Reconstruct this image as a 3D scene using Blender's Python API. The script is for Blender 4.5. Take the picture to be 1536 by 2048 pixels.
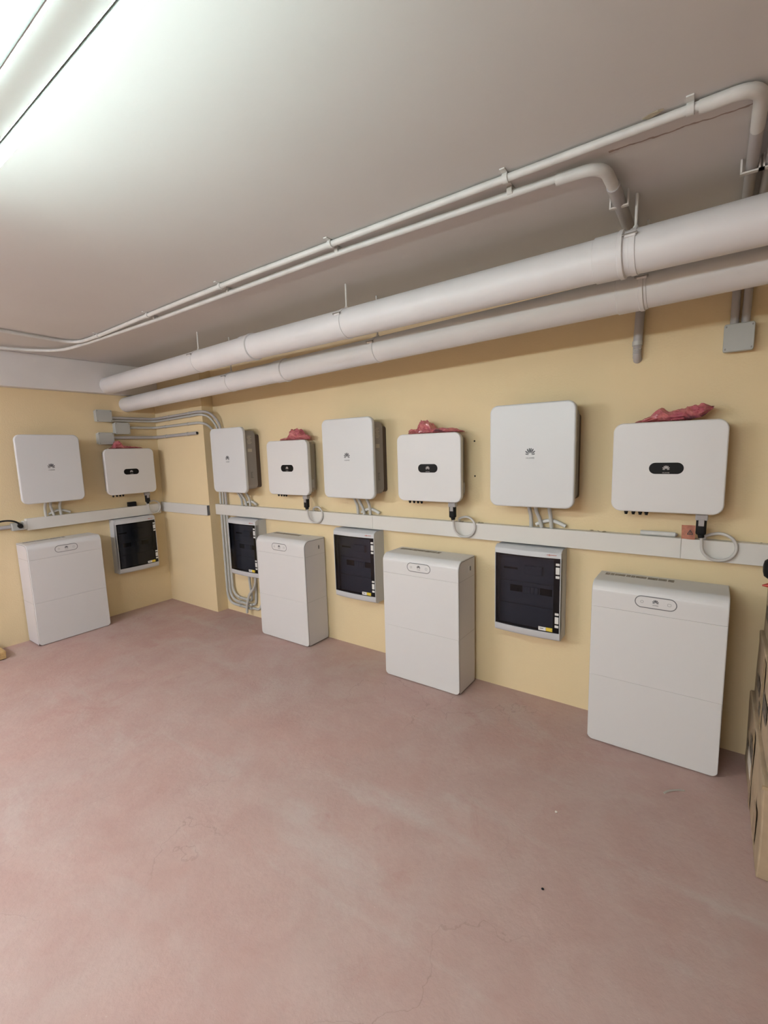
import bpy, bmesh, math, random
from mathutils import Vector, Matrix, noise

scene = bpy.context.scene
col = scene.collection
for o in list(bpy.data.objects):
    bpy.data.objects.remove(o)

# ------------------------------------------------------------------ camera
CX, CY, CZ = 4.9849, -2.8586, 1.6318
YAW, PITCH, ROLL, FPX = 0.6216, -0.1361, -0.0297, 922.33
fw = Vector((-math.sin(YAW) * math.cos(PITCH), math.cos(YAW) * math.cos(PITCH), math.sin(PITCH)))
rt = Vector((math.cos(YAW), math.sin(YAW), 0))
up = rt.cross(fw)
rt2 = rt * math.cos(ROLL) + up * math.sin(ROLL)
up2 = -rt * math.sin(ROLL) + up * math.cos(ROLL)
cam_d = bpy.data.cameras.new('camera')
cam = bpy.data.objects.new('camera', cam_d)
col.objects.link(cam)
cam_d.sensor_fit = 'VERTICAL'
cam_d.sensor_height = 36.0
cam_d.lens = FPX / 2048 * 36.0
cam_d.clip_start = 0.02
mw = Matrix.Identity(4)
for i in range(3):
    mw[i][0] = rt2[i]; mw[i][1] = up2[i]; mw[i][2] = -fw[i]
mw[0][3], mw[1][3], mw[2][3] = CX, CY, CZ
cam.matrix_world = mw
scene.camera = cam

# ------------------------------------------------------------------ world, exposure, lamp power
world = bpy.data.worlds.new('world')
scene.world = world
world.use_nodes = True
world.node_tree.nodes['Background'].inputs[0].default_value = (0.5, 0.5, 0.5, 1)
world.node_tree.nodes['Background'].inputs[1].default_value = 0.0
vs = scene.view_settings
vs.view_transform = 'Standard'
vs.look = 'None'
vs.gamma = 1
vs.use_curve_mapping = False
vs.exposure = 0.08
TUBE_POWER = 98.0
TUBE_COLOR = (0.80, 1.0, 0.98, 1)
FILL_SIDE_POWER = 350.0  # power of the added fill lamp near the side wall
FILL_MID_POWER = 290.0  # power of the added fill lamp mid room
FILL_COLOR = (0.95, 1.0, 1.13, 1)

H = 2.54           # ceiling height
XR, YB = 8.0, -7.0  # extent of the room behind and to the right of the camera
PX, PY = 0.867, -0.125   # corner pillar

# ------------------------------------------------------------------ materials
def mat(name, color, rough=0.5, metal=0.0, spec=0.5, noise_amt=0.0, nscale=20, bump=0.0, bscale=200, color2=None):
    m = bpy.data.materials.new(name)
    m.use_nodes = True
    nt = m.node_tree
    b = nt.nodes['Principled BSDF']
    b.inputs['Base Color'].default_value = (*color, 1)
    b.inputs['Roughness'].default_value = rough
    b.inputs['Metallic'].default_value = metal
    b.inputs['Specular IOR Level'].default_value = spec
    if noise_amt or bump:
        tc = nt.nodes.new('ShaderNodeTexCoord')
    if noise_amt:
        n = nt.nodes.new('ShaderNodeTexNoise'); n.inputs['Scale'].default_value = nscale
        n.inputs['Detail'].default_value = 5
        nt.links.new(tc.outputs['Object'], n.inputs['Vector'])
        mx = nt.nodes.new('ShaderNodeMix'); mx.data_type = 'RGBA'
        c2 = color2 or tuple(c * (1 - noise_amt) for c in color)
        mx.inputs[6].default_value = (*color, 1); mx.inputs[7].default_value = (*c2, 1)
        mr = nt.nodes.new('ShaderNodeMapRange')
        mr.inputs[1].default_value = 0.35; mr.inputs[2].default_value = 0.7
        nt.links.new(n.outputs[0], mr.inputs[0])
        nt.links.new(mr.outputs[0], mx.inputs[0])
        nt.links.new(mx.outputs[2], b.inputs['Base Color'])
    if bump:
        n2 = nt.nodes.new('ShaderNodeTexNoise'); n2.inputs['Scale'].default_value = bscale
        n2.inputs['Detail'].default_value = 4
        nt.links.new(tc.outputs['Object'], n2.inputs['Vector'])
        bp = nt.nodes.new('ShaderNodeBump'); bp.inputs['Strength'].default_value = bump
        bp.inputs['Distance'].default_value = 0.004
        nt.links.new(n2.outputs[0], bp.inputs['Height'])
        nt.links.new(bp.outputs[0], b.inputs['Normal'])
    return m

def node(nt, t, **kw):
    n = nt.nodes.new(t)
    for k, v in kw.items():
        if hasattr(n, k):
            setattr(n, k, v)
    return n

def mixc(nt, fac, a, b):
    mx = node(nt, 'ShaderNodeMix', data_type='RGBA')
    for sock, v in ((0, fac), (6, a), (7, b)):
        if hasattr(v, 'links') or hasattr(v, 'is_linked'):
            nt.links.new(v, mx.inputs[sock])
        elif sock == 0:
            mx.inputs[0].default_value = v
        else:
            mx.inputs[sock].default_value = (*v, 1)
    return mx.outputs[2]

def nz(nt, vec, scale, detail=5, rough=0.5, lo=0.35, hi=0.7, dist=0.0):
    n = node(nt, 'ShaderNodeTexNoise')
    n.inputs['Scale'].default_value = scale; n.inputs['Detail'].default_value = detail
    n.inputs['Roughness'].default_value = rough; n.inputs['Distortion'].default_value = dist
    nt.links.new(vec, n.inputs['Vector'])
    mr = node(nt, 'ShaderNodeMapRange')
    mr.inputs[1].default_value = lo; mr.inputs[2].default_value = hi
    nt.links.new(n.outputs[0], mr.inputs[0])
    return mr.outputs[0]

def mth(nt, op, a, b=None, clamp=False):
    m = node(nt, 'ShaderNodeMath', operation=op, use_clamp=clamp)
    for i, v in enumerate((a, b)):
        if v is None: continue
        if isinstance(v, (int, float)): m.inputs[i].default_value = v
        else: nt.links.new(v, m.inputs[i])
    return m.outputs[0]

def floor_material():
    m = bpy.data.materials.new('pink_concrete'); m.use_nodes = True
    nt = m.node_tree; b = nt.nodes['Principled BSDF']
    tc = node(nt, 'ShaderNodeTexCoord').outputs['Object']
    big = nz(nt, tc, 1.1, 6, 0.6, 0.36, 0.66, 0.6)
    mid = nz(nt, tc, 4.0, 8, 0.65, 0.40, 0.68, 0.4)
    fine = nz(nt, tc, 38, 6, 0.7, 0.35, 0.75)
    c = mixc(nt, big, (0.475, 0.305, 0.265), (0.46, 0.345, 0.305))
    blot = nz(nt, tc, 7.5, 8, 0.7, 0.42, 0.66, 0.3)
    c = mixc(nt, mth(nt, 'MULTIPLY', blot, 0.35), c, (0.50, 0.375, 0.335))
    c = mixc(nt, mth(nt, 'MULTIPLY', mid, 0.55), c, (0.41, 0.245, 0.215))
    red = nz(nt, tc, 2.3, 7, 0.7, 0.60, 0.74, 0.8)
    c = mixc(nt, mth(nt, 'MULTIPLY', red, 0.5), c, (0.38, 0.18, 0.155))
    # pale worn patches and dusty streaks
    mp = node(nt, 'ShaderNodeMapping'); mp.inputs['Rotation'].default_value = (0, 0, 0.9)
    mp.inputs['Scale'].default_value = (0.6, 2.2, 1)
    nt.links.new(tc, mp.inputs[0])
    worn = nz(nt, mp.outputs[0], 1.5, 6, 0.62, 0.56, 0.78, 0.5)
    c = mixc(nt, mth(nt, 'MULTIPLY', worn, 0.55), c, (0.52, 0.475, 0.43))
    c = mixc(nt, mth(nt, 'MULTIPLY', fine, 0.20), c, (0.34, 0.235, 0.205))
    speck = nz(nt, tc, 95, 2, 0.5, 0.74, 0.80)
    c = mixc(nt, mth(nt, 'MULTIPLY', speck, 0.5), c, (0.60, 0.52, 0.47))
    # hairline cracks
    wp = node(nt, 'ShaderNodeTexNoise'); wp.inputs['Scale'].default_value = 2.2; wp.inputs['Detail'].default_value = 6
    nt.links.new(tc, wp.inputs['Vector'])
    vm = node(nt, 'ShaderNodeVectorMath', operation='ADD')
    nt.links.new(tc, vm.inputs[0]); nt.links.new(wp.outputs['Color'], vm.inputs[1])
    vo = node(nt, 'ShaderNodeTexVoronoi', feature='DISTANCE_TO_EDGE'); vo.inputs['Scale'].default_value = 0.75
    nt.links.new(vm.outputs[0], vo.inputs['Vector'])
    crack = mth(nt, 'LESS_THAN', vo.outputs['Distance'], 0.0022)
    cm = nz(nt, tc, 0.9, 3, 0.5, 0.50, 0.60)
    c = mixc(nt, mth(nt, 'MULTIPLY', mth(nt, 'MULTIPLY', crack, cm), 0.30), c, (0.22, 0.13, 0.11))
    nt.links.new(c, b.inputs['Base Color'])
    rr = nz(nt, tc, 6, 5, 0.6, 0.3, 0.7)
    mr = node(nt, 'ShaderNodeMapRange'); mr.inputs[3].default_value = 0.48; mr.inputs[4].default_value = 0.72
    nt.links.new(rr, mr.inputs[0]); nt.links.new(mr.outputs[0], b.inputs['Roughness'])
    b.inputs['Specular IOR Level'].default_value = 0.4
    bp = node(nt, 'ShaderNodeBump'); bp.inputs['Strength'].default_value = 0.25; bp.inputs['Distance'].default_value = 0.004
    nt.links.new(fine, bp.inputs['Height']); nt.links.new(bp.outputs[0], b.inputs['Normal'])
    return m

def ceiling_material():
    m = bpy.data.materials.new('white_plaster'); m.use_nodes = True
    nt = m.node_tree; b = nt.nodes['Principled BSDF']
    tc = node(nt, 'ShaderNodeTexCoord').outputs['Object']
    sep = node(nt, 'ShaderNodeSeparateXYZ'); nt.links.new(tc, sep.inputs[0])
    c = mixc(nt, nz(nt, tc, 1.5, 5), (0.60, 0.585, 0.565), (0.625, 0.61, 0.59))
    # old scratch left beside the conduit run: from (4.68,-1.127) to (5.02,-1.108)
    wob = node(nt, 'ShaderNodeTexNoise'); wob.inputs['Scale'].default_value = 30
    nt.links.new(tc, wob.inputs['Vector'])
    yy = mth(nt, 'ADD', sep.outputs[1], mth(nt, 'MULTIPLY', mth(nt, 'SUBTRACT', wob.outputs[0], 0.5), 0.022))
    d = mth(nt, 'ABSOLUTE', mth(nt, 'SUBTRACT', yy, mth(nt, 'ADD', -1.127, mth(nt, 'MULTIPLY', mth(nt, 'SUBTRACT', sep.outputs[0], 4.68), 0.056))))
    line = mth(nt, 'MULTIPLY', mth(nt, 'LESS_THAN', d, 0.0035),
               mth(nt, 'MULTIPLY', mth(nt, 'GREATER_THAN', sep.outputs[0], 4.66), mth(nt, 'LESS_THAN', sep.outputs[0], 5.02)))
    c = mixc(nt, mth(nt, 'MULTIPLY', line, 0.7), c, (0.22, 0.14, 0.10))
    nt.links.new(c, b.inputs['Base Color'])
    b.inputs['Roughness'].default_value = 0.85
    b.inputs['Specular IOR Level'].default_value = 0.2
    n2 = node(nt, 'ShaderNodeTexNoise'); n2.inputs['Scale'].default_value = 60; n2.inputs['Detail'].default_value = 5
    nt.links.new(tc, n2.inputs['Vector'])
    bp = node(nt, 'ShaderNodeBump'); bp.inputs['Strength'].default_value = 0.10; bp.inputs['Distance'].default_value = 0.004
    nt.links.new(n2.outputs[0], bp.inputs['Height']); nt.links.new(bp.outputs[0], b.inputs['Normal'])
    return m

def wall_material():
    m = bpy.data.materials.new('yellow_paint'); m.use_nodes = True
    nt = m.node_tree; b = nt.nodes['Principled BSDF']
    tc = node(nt, 'ShaderNodeTexCoord').outputs['Object']
    c = mixc(nt, nz(nt, tc, 1.3, 6, 0.6), (0.75, 0.605, 0.365), (0.72, 0.585, 0.355))
    stain = nz(nt, tc, 5, 6, 0.65, 0.66, 0.80)
    c = mixc(nt, mth(nt, 'MULTIPLY', stain, 0.25), c, (0.64, 0.50, 0.29))
    nt.links.new(c, b.inputs['Base Color'])
    b.inputs['Roughness'].default_value = 0.75
    b.inputs['Specular IOR Level'].default_value = 0.25
    n2 = node(nt, 'ShaderNodeTexNoise'); n2.inputs['Scale'].default_value = 90; n2.inputs['Detail'].default_value = 5
    nt.links.new(tc, n2.inputs['Vector'])
    bp = node(nt, 'ShaderNodeBump'); bp.inputs['Strength'].default_value = 0.3; bp.inputs['Distance'].default_value = 0.004
    nt.links.new(n2.outputs[0], bp.inputs['Height']); nt.links.new(bp.outputs[0], b.inputs['Normal'])
    return m

M = {}
M['floor'] = floor_material()
M['ceiling'] = ceiling_material()
M['wall'] = wall_material()
M['beam'] = mat('beam_white_paint', (0.72, 0.70, 0.67), 0.8, spec=0.2, noise_amt=0.05, nscale=3, bump=0.1, bscale=60)
M['white'] = mat('white_enamel', (0.66, 0.65, 0.635), 0.42, bump=0.06, bscale=350)
M['white_cool'] = mat('white_shell', (0.625, 0.63, 0.625), 0.38, bump=0.06, bscale=350)
M['lilac'] = mat('side_panel_grey', (0.60, 0.58, 0.595), 0.45)
M['seam'] = mat('seam_grey', (0.14, 0.14, 0.145), 0.6)
M['icon'] = mat('icon_grey', (0.30, 0.30, 0.29), 0.6)
M['ring'] = mat('ring_grey', (0.16, 0.16, 0.16), 0.5)
M['logo'] = mat('logo_grey', (0.09, 0.09, 0.095), 0.5)
M['logo_pale'] = mat('logo_pale', (0.42, 0.39, 0.37), 0.4)
M['printed'] = mat('printed_label', (0.34, 0.31, 0.27), 0.6, noise_amt=0.6, nscale=120, color2=(0.12, 0.10, 0.08))
M['body'] = mat('body_grey', (0.27, 0.25, 0.245), 0.55)
M['mark'] = mat('pale_print', (0.46, 0.41, 0.36), 0.6)
M['bracket'] = mat('bracket_dark', (0.07, 0.045, 0.035), 0.6)
M['fin'] = mat('aluminium_fin', (0.30, 0.28, 0.26), 0.45, metal=0.5)
M['black'] = mat('black_gloss', (0.006, 0.006, 0.006), 0.35, spec=0.12)
M['black_rubber'] = mat('black_rubber', (0.008, 0.008, 0.008), 0.55, spec=0.2)
M['clamp'] = mat('clamp_grey', (0.33, 0.31, 0.30), 0.45)
M['boxgrey'] = mat('switchboard_grey', (0.54, 0.545, 0.55), 0.5, bump=0.08, bscale=260)
M['inner'] = mat('inner_plate', (0.36, 0.38, 0.44), 0.6)
M['inner_dark'] = mat('inner_dark', (0.012, 0.012, 0.014), 0.8, spec=0.2)
M['latch'] = mat('latch_white', (0.72, 0.71, 0.68), 0.4)
M['yellow'] = mat('yellow_sticker', (0.72, 0.55, 0.06), 0.5)
M['redprint'] = mat('red_print', (0.45, 0.10, 0.06), 0.5)
M['pipe'] = mat('white_pvc_paint', (0.72, 0.71, 0.705), 0.45, noise_amt=0.05, nscale=5, bump=0.05, bscale=60)
M['conduit'] = mat('grey_conduit', (0.47, 0.47, 0.44), 0.45)
M['conduit_white'] = mat('pale_conduit', (0.66, 0.66, 0.63), 0.45, noise_amt=0.12, nscale=12)
M['flex'] = mat('flex_conduit', (0.42, 0.405, 0.40), 0.5)
M['jbox'] = mat('junction_grey', (0.42, 0.43, 0.40), 0.5)
M['screw'] = mat('screw_steel', (0.25, 0.24, 0.22), 0.4, metal=0.7)
M['trunk'] = mat('trunking_white', (0.655, 0.64, 0.595), 0.4, bump=0.04, bscale=120)
M['cable'] = mat('grey_cable', (0.52, 0.50, 0.47), 0.45)
M['tag'] = mat('orange_tag', (0.80, 0.40, 0.29), 0.5, noise_amt=0.2, nscale=50)
M['wood'] = mat('tan_board', (0.55, 0.37, 0.16), 0.75, noise_amt=0.35, nscale=30)
M['carton'] = mat('brown_card', (0.46, 0.345, 0.225), 0.8, noise_amt=0.22, nscale=9, bump=0.1, bscale=150)
M['tape'] = mat('packing_tape', (0.42, 0.31, 0.19), 0.25)
M['print_black'] = mat('black_print', (0.035, 0.03, 0.028), 0.7, noise_amt=0.8, nscale=60, color2=(0.25, 0.19, 0.13))
M['paper'] = mat('white_offcut', (0.72, 0.66, 0.58), 0.6)
M['red'] = mat('red_plastic', (0.38, 0.035, 0.02), 0.4)
M['fixture'] = mat('fixture_white', (0.74, 0.76, 0.74), 0.5)
M['fixture_dark'] = mat('fixture_shadow_gap', (0.10, 0.10, 0.09), 0.8)
M['steel'] = mat('painted_steel', (0.66, 0.64, 0.60), 0.4)
M['dirt'] = mat('plaster_crumbs', (0.33, 0.28, 0.20), 0.9)

def bag_material():
    m = bpy.data.materials.new('pink_film'); m.use_nodes = True
    nt = m.node_tree; b = nt.nodes['Principled BSDF']
    tc = node(nt, 'ShaderNodeTexCoord').outputs['Object']
    c = mixc(nt, nz(nt, tc, 16, 4, 0.6, 0.35, 0.65, 0.8), (0.70, 0.27, 0.25), (0.50, 0.12, 0.17))
    c = mixc(nt, nz(nt, tc, 9, 3, 0.5, 0.60, 0.68, 0.5), c, (0.14, 0.07, 0.10))
    nt.links.new(c, b.inputs['Base Color'])
    b.inputs['Roughness'].default_value = 0.12
    tr = node(nt, 'ShaderNodeBsdfTransparent'); tr.inputs[0].default_value = (0.95, 0.62, 0.62, 1)
    ms = node(nt, 'ShaderNodeMixShader'); ms.inputs[0].default_value = 0.30
    nt.links.new(b.outputs[0], ms.inputs[1]); nt.links.new(tr.outputs[0], ms.inputs[2])
    nt.links.new(ms.outputs[0], nt.nodes['Material Output'].inputs[0])
    return m
M['bag'] = bag_material()

def smoked_material():
    m = bpy.data.materials.new('smoked_pane'); m.use_nodes = True
    nt = m.node_tree
    nt.nodes.remove(nt.nodes['Principled BSDF'])
    tr = node(nt, 'ShaderNodeBsdfTransparent'); tr.inputs[0].default_value = (0.20, 0.215, 0.25, 1)
    gl = node(nt, 'ShaderNodeBsdfGlossy'); gl.inputs['Roughness'].default_value = 0.12
    gl.inputs['Color'].default_value = (0.8, 0.8, 0.85, 1)
    fr = node(nt, 'ShaderNodeFresnel'); fr.inputs[0].default_value = 1.45
    ms = node(nt, 'ShaderNodeMixShader')
    nt.links.new(fr.outputs[0], ms.inputs[0]); nt.links.new(tr.outputs[0], ms.inputs[1]); nt.links.new(gl.outputs[0], ms.inputs[2])
    nt.links.new(ms.outputs[0], nt.nodes['Material Output'].inputs[0])
    return m
M['smoked'] = smoked_material()

def emit_material(name, c, power):
    m = bpy.data.materials.new(name); m.use_nodes = True
    nt = m.node_tree
    nt.nodes.remove(nt.nodes['Principled BSDF'])
    e = node(nt, 'ShaderNodeEmission'); e.inputs[0].default_value = c; e.inputs[1].default_value = power
    nt.links.new(e.outputs[0], nt.nodes['Material Output'].inputs[0])
    return m
M['tube'] = emit_material('fluorescent_tube', TUBE_COLOR, TUBE_POWER)
M['tube_fill_side'] = emit_material('fill_tube_side', FILL_COLOR, FILL_SIDE_POWER)
M['tube_fill_mid'] = emit_material('fill_tube_mid', FILL_COLOR, FILL_MID_POWER)

# ------------------------------------------------------------------ mesh helpers
def mesh_from_bm(name, bm):
    bmesh.ops.recalc_face_normals(bm, faces=bm.faces)
    me = bpy.data.meshes.new(name)
    bm.to_mesh(me); bm.free()
    return me

def obj(name, bm, m, parent=None, smooth=False, label=None):
    me = mesh_from_bm(name, bm) if isinstance(bm, bmesh.types.BMesh) else bm
    me.materials.clear(); me.materials.append(M[m])
    if smooth:
        for p in me.polygons: p.use_smooth = True
        me.set_sharp_from_angle(angle=math.radians(40))
        if smooth == 'plate':
            for p in me.polygons:
                if p.area > 0.004: p.use_smooth = False
    o = bpy.data.objects.new(name, me)
    col.objects.link(o)
    if parent is not None:
        o.parent = parent
    if label: o['label'] = label
    return o

def tag(o, label, cat, group=None):
    o['label'] = label; o['category'] = cat
    if group: o['group'] = group
    return o

def thing(name, label, cat, loc=(0, 0, 0), rz=0.0, group=None):
    o = bpy.data.objects.new(name, None)
    col.objects.link(o)
    o.empty_display_size = 0.05
    o.location = loc; o.rotation_euler = (0, 0, rz)
    return tag(o, label, cat, group)

def struct(o):
    o['kind'] = 'structure'
    return o

def copy_tree(o, parent=None):
    c = o.copy(); col.objects.link(c)
    if parent is not None: c.parent = parent
    for ch in [x for x in bpy.data.objects if x.parent == o]:
        copy_tree(ch, c)
    return c

def BM(): return bmesh.new()

def bx(bm, x0, x1, y0, y1, z0, z1):
    vs_ = [bm.verts.new((x, y, z)) for x in (x0, x1) for y in (y0, y1) for z in (z0, z1)]
    a = vs_
    fs = [(0, 1, 3, 2), (4, 6, 7, 5), (0, 4, 5, 1), (2, 3, 7, 6), (0, 2, 6, 4), (1, 5, 7, 3)]
    return [bm.faces.new([a[i] for i in f]) for f in fs]

def bbox(x0, x1, y0, y1, z0, z1, bev=0.0, seg=2):
    bm = BM(); bx(bm, x0, x1, y0, y1, z0, z1)
    if bev:
        bmesh.ops.bevel(bm, geom=bm.edges[:], offset=bev, segments=seg, profile=0.5, affect='EDGES')
    return bm

def rr_outline(w, h, r, n=8):
    pts = []
    for cx, cz, a0 in ((w / 2 - r, h / 2 - r, 0), (-w / 2 + r, h / 2 - r, 90), (-w / 2 + r, -h / 2 + r, 180), (w / 2 - r, -h / 2 + r, 270)):
        for i in range(n + 1):
            a = math.radians(a0 + 90 * i / n)
            pts.append((cx + r * math.cos(a), cz + r * math.sin(a)))
    return pts

def plate(bm, w, h, r, yf, yb, bev=0.004, cx=0, cz=0, n=8, bs=3):
    """rounded-rectangle plate in the XZ plane, front at yf (towards -Y), back at yb, with a soft front edge"""
    loops = []
    for k in range(bs + 1):
        a = math.pi / 2 * k / bs
        ins = bev * (1 - math.sin(a)); dy = bev * (1 - math.cos(a))
        # k=0: inset=bev, y=yf ; k=bs: inset=0,y=yf+bev
        o = rr_outline(w - 2 * ins, h - 2 * ins, max(r - ins, 0.0005), n)
        loops.append([bm.verts.new((cx + x, yf + dy, cz + z)) for x, z in o])
    o = rr_outline(w, h, r, n)
    loops.append([bm.verts.new((cx + x, yb, cz + z)) for x, z in o])
    N = len(loops[0])
    bm.faces.new(loops[0])
    for A, B in zip(loops, loops[1:]):
        for i in range(N):
            bm.faces.new((A[i], A[(i + 1) % N], B[(i + 1) % N], B[i]))
    bm.faces.new(loops[-1][::-1])
    return bm

def ring_plate(bm, w, h, r, t, yf, yb, cx=0, cz=0, n=8):
    A = rr_outline(w, h, r, n); B = rr_outline(w - 2 * t, h - 2 * t, max(r - t, 0.0005), n)
    lo = []
    for o, y in ((A, yb), (A, yf), (B, yf), (B, yb)):
        lo.append([bm.verts.new((cx + x, y, cz + z)) for x, z in o])
    N = len(A)
    for P, Q in zip(lo, lo[1:]):
        for i in range(N):
            bm.faces.new((P[i], P[(i + 1) % N], Q[(i + 1) % N], Q[i]))
    return bm

def fillet(pts, r, n=6):
    pts = [Vector(p) for p in pts]
    out = [pts[0]]
    for i in range(1, len(pts) - 1):
        a, b, c = pts[i - 1], pts[i], pts[i + 1]
        rr = r[i - 1] if isinstance(r, (list, tuple)) else r
        d1 = (a - b); d2 = (c - b)
        k = min(rr, d1.length * 0.49, d2.length * 0.49)
        p1 = b + d1.normalized() * k; p2 = b + d2.normalized() * k
        for j in range(n + 1):
            t = j / n
            out.append(p1.lerp(b, t).lerp(b.lerp(p2, t), t))
    out.append(pts[-1])
    return out

def spline(pts, n=6):
    pts = [Vector(p) for p in pts]
    P = [pts[0] * 2 - pts[1]] + pts + [pts[-1] * 2 - pts[-2]]
    out = []
    for i in range(1, len(P) - 2):
        p0, p1, p2, p3 = P[i - 1:i + 3]
        for j in range(n):
            t = j / n
            out.append(0.5 * ((2 * p1) + (p2 - p0) * t + (2 * p0 - 5 * p1 + 4 * p2 - p3) * t * t + (3 * p1 - p0 - 3 * p2 + p3) * t ** 3))
    out.append(pts[-1])
    return out

def sweep(bm, path, r, seg=12, caps=True):
    path = [Vector(p) for p in path]
    n = len(path)
    T = []
    for i in range(n):
        a = path[max(i - 1, 0)]; b = path[min(i + 1, n - 1)]
        T.append((b - a).normalized())
    ref = Vector((0, 0, 1)) if abs(T[0].z) < 0.9 else Vector((1, 0, 0))
    u = T[0].cross(ref).normalized()
    rings = []
    for i in range(n):
        u = (u - T[i] * u.dot(T[i])).normalized()
        v = T[i].cross(u)
        rr = r[i] if isinstance(r, (list, tuple)) else r
        rings.append([bm.verts.new(path[i] + (u * math.cos(2 * math.pi * k / seg) + v * math.sin(2 * math.pi * k / seg)) * rr) for k in range(seg)])
    for A, B in zip(rings, rings[1:]):
        for k in range(seg):
            bm.faces.new((A[k], A[(k + 1) % seg], B[(k + 1) % seg], B[k]))
    if caps:
        bm.faces.new(rings[0][::-1]); bm.faces.new(rings[-1])
    return bm

def tube_obj(name, path, r, m, parent=None, seg=12, label=None):
    return obj(name, sweep(BM(), path, r, seg), m, parent, True, label)

def cyl(p0, p1, r, seg=14):
    return sweep(BM(), [p0, p1], r, seg)

_text = {}
def text_mesh(s, size):
    k = (s, size)
    if k not in _text:
        cu = bpy.data.curves.new('lettering', 'FONT'); cu.body = s; cu.size = size
        cu.align_x = 'CENTER'; cu.align_y = 'CENTER'; cu.extrude = 0.0002; cu.resolution_u = 2
        t = bpy.data.objects.new('lettering', cu); col.objects.link(t)
        dg = bpy.context.evaluated_depsgraph_get()
        me = bpy.data.meshes.new_from_object(t.evaluated_get(dg))
        bpy.data.objects.remove(t); bpy.data.curves.remove(cu)
        me.transform(Matrix.Rotation(math.pi / 2, 4, 'X'))
        _text[k] = me
    return _text[k]

def petal_logo(bm, size, y, cx=0, cz=0):
    """fan of eight petals opening from a low centre"""
    y0, y1 = y, y - 0.0006
    for ang, ln, wd in ((12, .40, .12), (38, .50, .15), (63, .55, .16), (82, .56, .14), (98, .56, .14), (117, .55, .16), (142, .50, .15), (168, .40, .12)):
        a = math.radians(ang); d = (math.cos(a), math.sin(a)); q = (-d[1], d[0])
        prof = [(0.14, 0), (0.26, .55), (0.40, .95), (0.52, 1.0), (0.60, .72), (0.64, .2)]
        k = ln / 0.56
        side = [(size * t * k, size * wd * s * 0.42) for t, s in prof]
        pts = [(t, s) for t, s in side] + [(t, -s) for t, s in side[::-1] if s > 0]
        f = []; b = []
        for t, s in pts:
            X = cx + d[0] * t + q[0] * s; Z = cz - size * 0.22 + d[1] * t + q[1] * s
            f.append(bm.verts.new((X, y1, Z))); b.append(bm.verts.new((X, y0, Z)))
        bm.faces.new(f)
        for i in range(len(f)):
            j = (i + 1) % len(f)
            bm.faces.new((f[i], f[j], b[j], b[i]))
    return bm

# ------------------------------------------------------------------ the room
T = 0.15
o = struct(obj('floor', bbox(-T, XR + T, YB - T, T, -0.1, 0), 'floor'))
o = struct(obj('ceiling', bbox(-T, XR + T, YB - T, T, H, H + 0.1), 'ceiling'))
wall_back = struct(obj('wall_back', bbox(0, XR, 0, T, 0, H), 'wall'))
wall_left = struct(obj('wall_left', bbox(-T, 0, YB, T, 0, H), 'wall'))
struct(obj('wall_right', bbox(XR, XR + T, YB, T, 0, H), 'wall'))
struct(obj('wall_front', bbox(-T, XR + T, YB - T, YB, 0, H), 'wall'))
struct(obj('wall_pillar', bbox(0, PX, PY, 0, 0, H), 'wall'))
struct(obj('trim_1', bbox(0, 0.10, YB, PY, 2.248, H, 0.004, 1), 'beam'))

# drilled holes left in the back wall
for x, z in ((3.689, 1.665), (3.692, 1.434)):
    bm = BM(); bmesh.ops.create_cone(bm, cap_ends=True, segments=10, radius1=0.006, radius2=0.005, depth=0.002,
                                     matrix=Matrix.Translation((x, -0.001, z)) @ Matrix.Rotation(math.pi / 2, 4, 'X'))
    obj('drill_hole', bm, 'inner_dark', wall_back)

# ------------------------------------------------------------------ ceiling lamp
def batten(x0, x1, y, label, tm='tube'):
    t = thing('ceiling_lamp', label, 'ceiling lamp', ((x0 + x1) / 2, y, H), 0, 'twin tube ceiling lamps')
    L = (x1 - x0) / 2
    D = 0.35          # tubes hang this far below the ceiling
    bm = BM()
    prof = [(-0.016, 0.036), (-0.027, 0.010), (-0.027, 0.001), (-0.022, -0.004), (0.022, -0.004), (0.027, 0.001), (0.027, 0.010), (0.016, 0.036)]
    A = [bm.verts.new((-L, a, b - D)) for a, b in prof]; B = [bm.verts.new((L, a, b - D)) for a, b in prof]
    n = len(prof)
    for i in range(n): bm.faces.new((A[i], A[(i + 1) % n], B[(i + 1) % n], B[i]))
    bm.faces.new(A[::-1]); bm.faces.new(B)
    obj('spine', bm, 'fixture', t)
    for e in (-1, 1):
        obj('hanging_rod', sweep(BM(), [(e * (L - 0.3), 0, -D + 0.034), (e * (L - 0.3), 0, 0)], 0.005, 10), 'steel', t, True)
    for s in (-1, 1):
        obj('tube', sweep(BM(), [(-L + 0.03, s * 0.0405, -D), (L - 0.03, s * 0.0405, -D)], 0.0080, 16), tm, t, True)
        for e in (-1, 1):
            obj('lamp_holder', bbox(e * (L - 0.015) - 0.014, e * (L - 0.015) + 0.014, min(s * 0.024, s * 0.052), max(s * 0.024, s * 0.052), -D - 0.013, -D + 0.026, 0.003, 2), 'fixture', t)
        obj('gap_shade_strip', bbox(-L + 0.03, L - 0.03, min(s * 0.0272, s * 0.0312), max(s * 0.0272, s * 0.0312), -D - 0.002, -D + 0.009), 'fixture_dark', t)  # dark strip painted as the shaded gap between spine and tube
    return t
batten(2.95, 4.46, -2.537, 'twin tube fluorescent ceiling lamp shining above the open floor')
batten(0.55, 2.12, -4.1, 'added twin tube fill lamp out of view, farther back, close to the side wall', 'tube_fill_side')  # unseen lamp, added to brighten the side wall
batten(3.2, 4.77, -5.0, 'added twin tube fill lamp out of view, farther back, mid room', 'tube_fill_mid')  # unseen lamp, added as fill behind the camera

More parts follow.
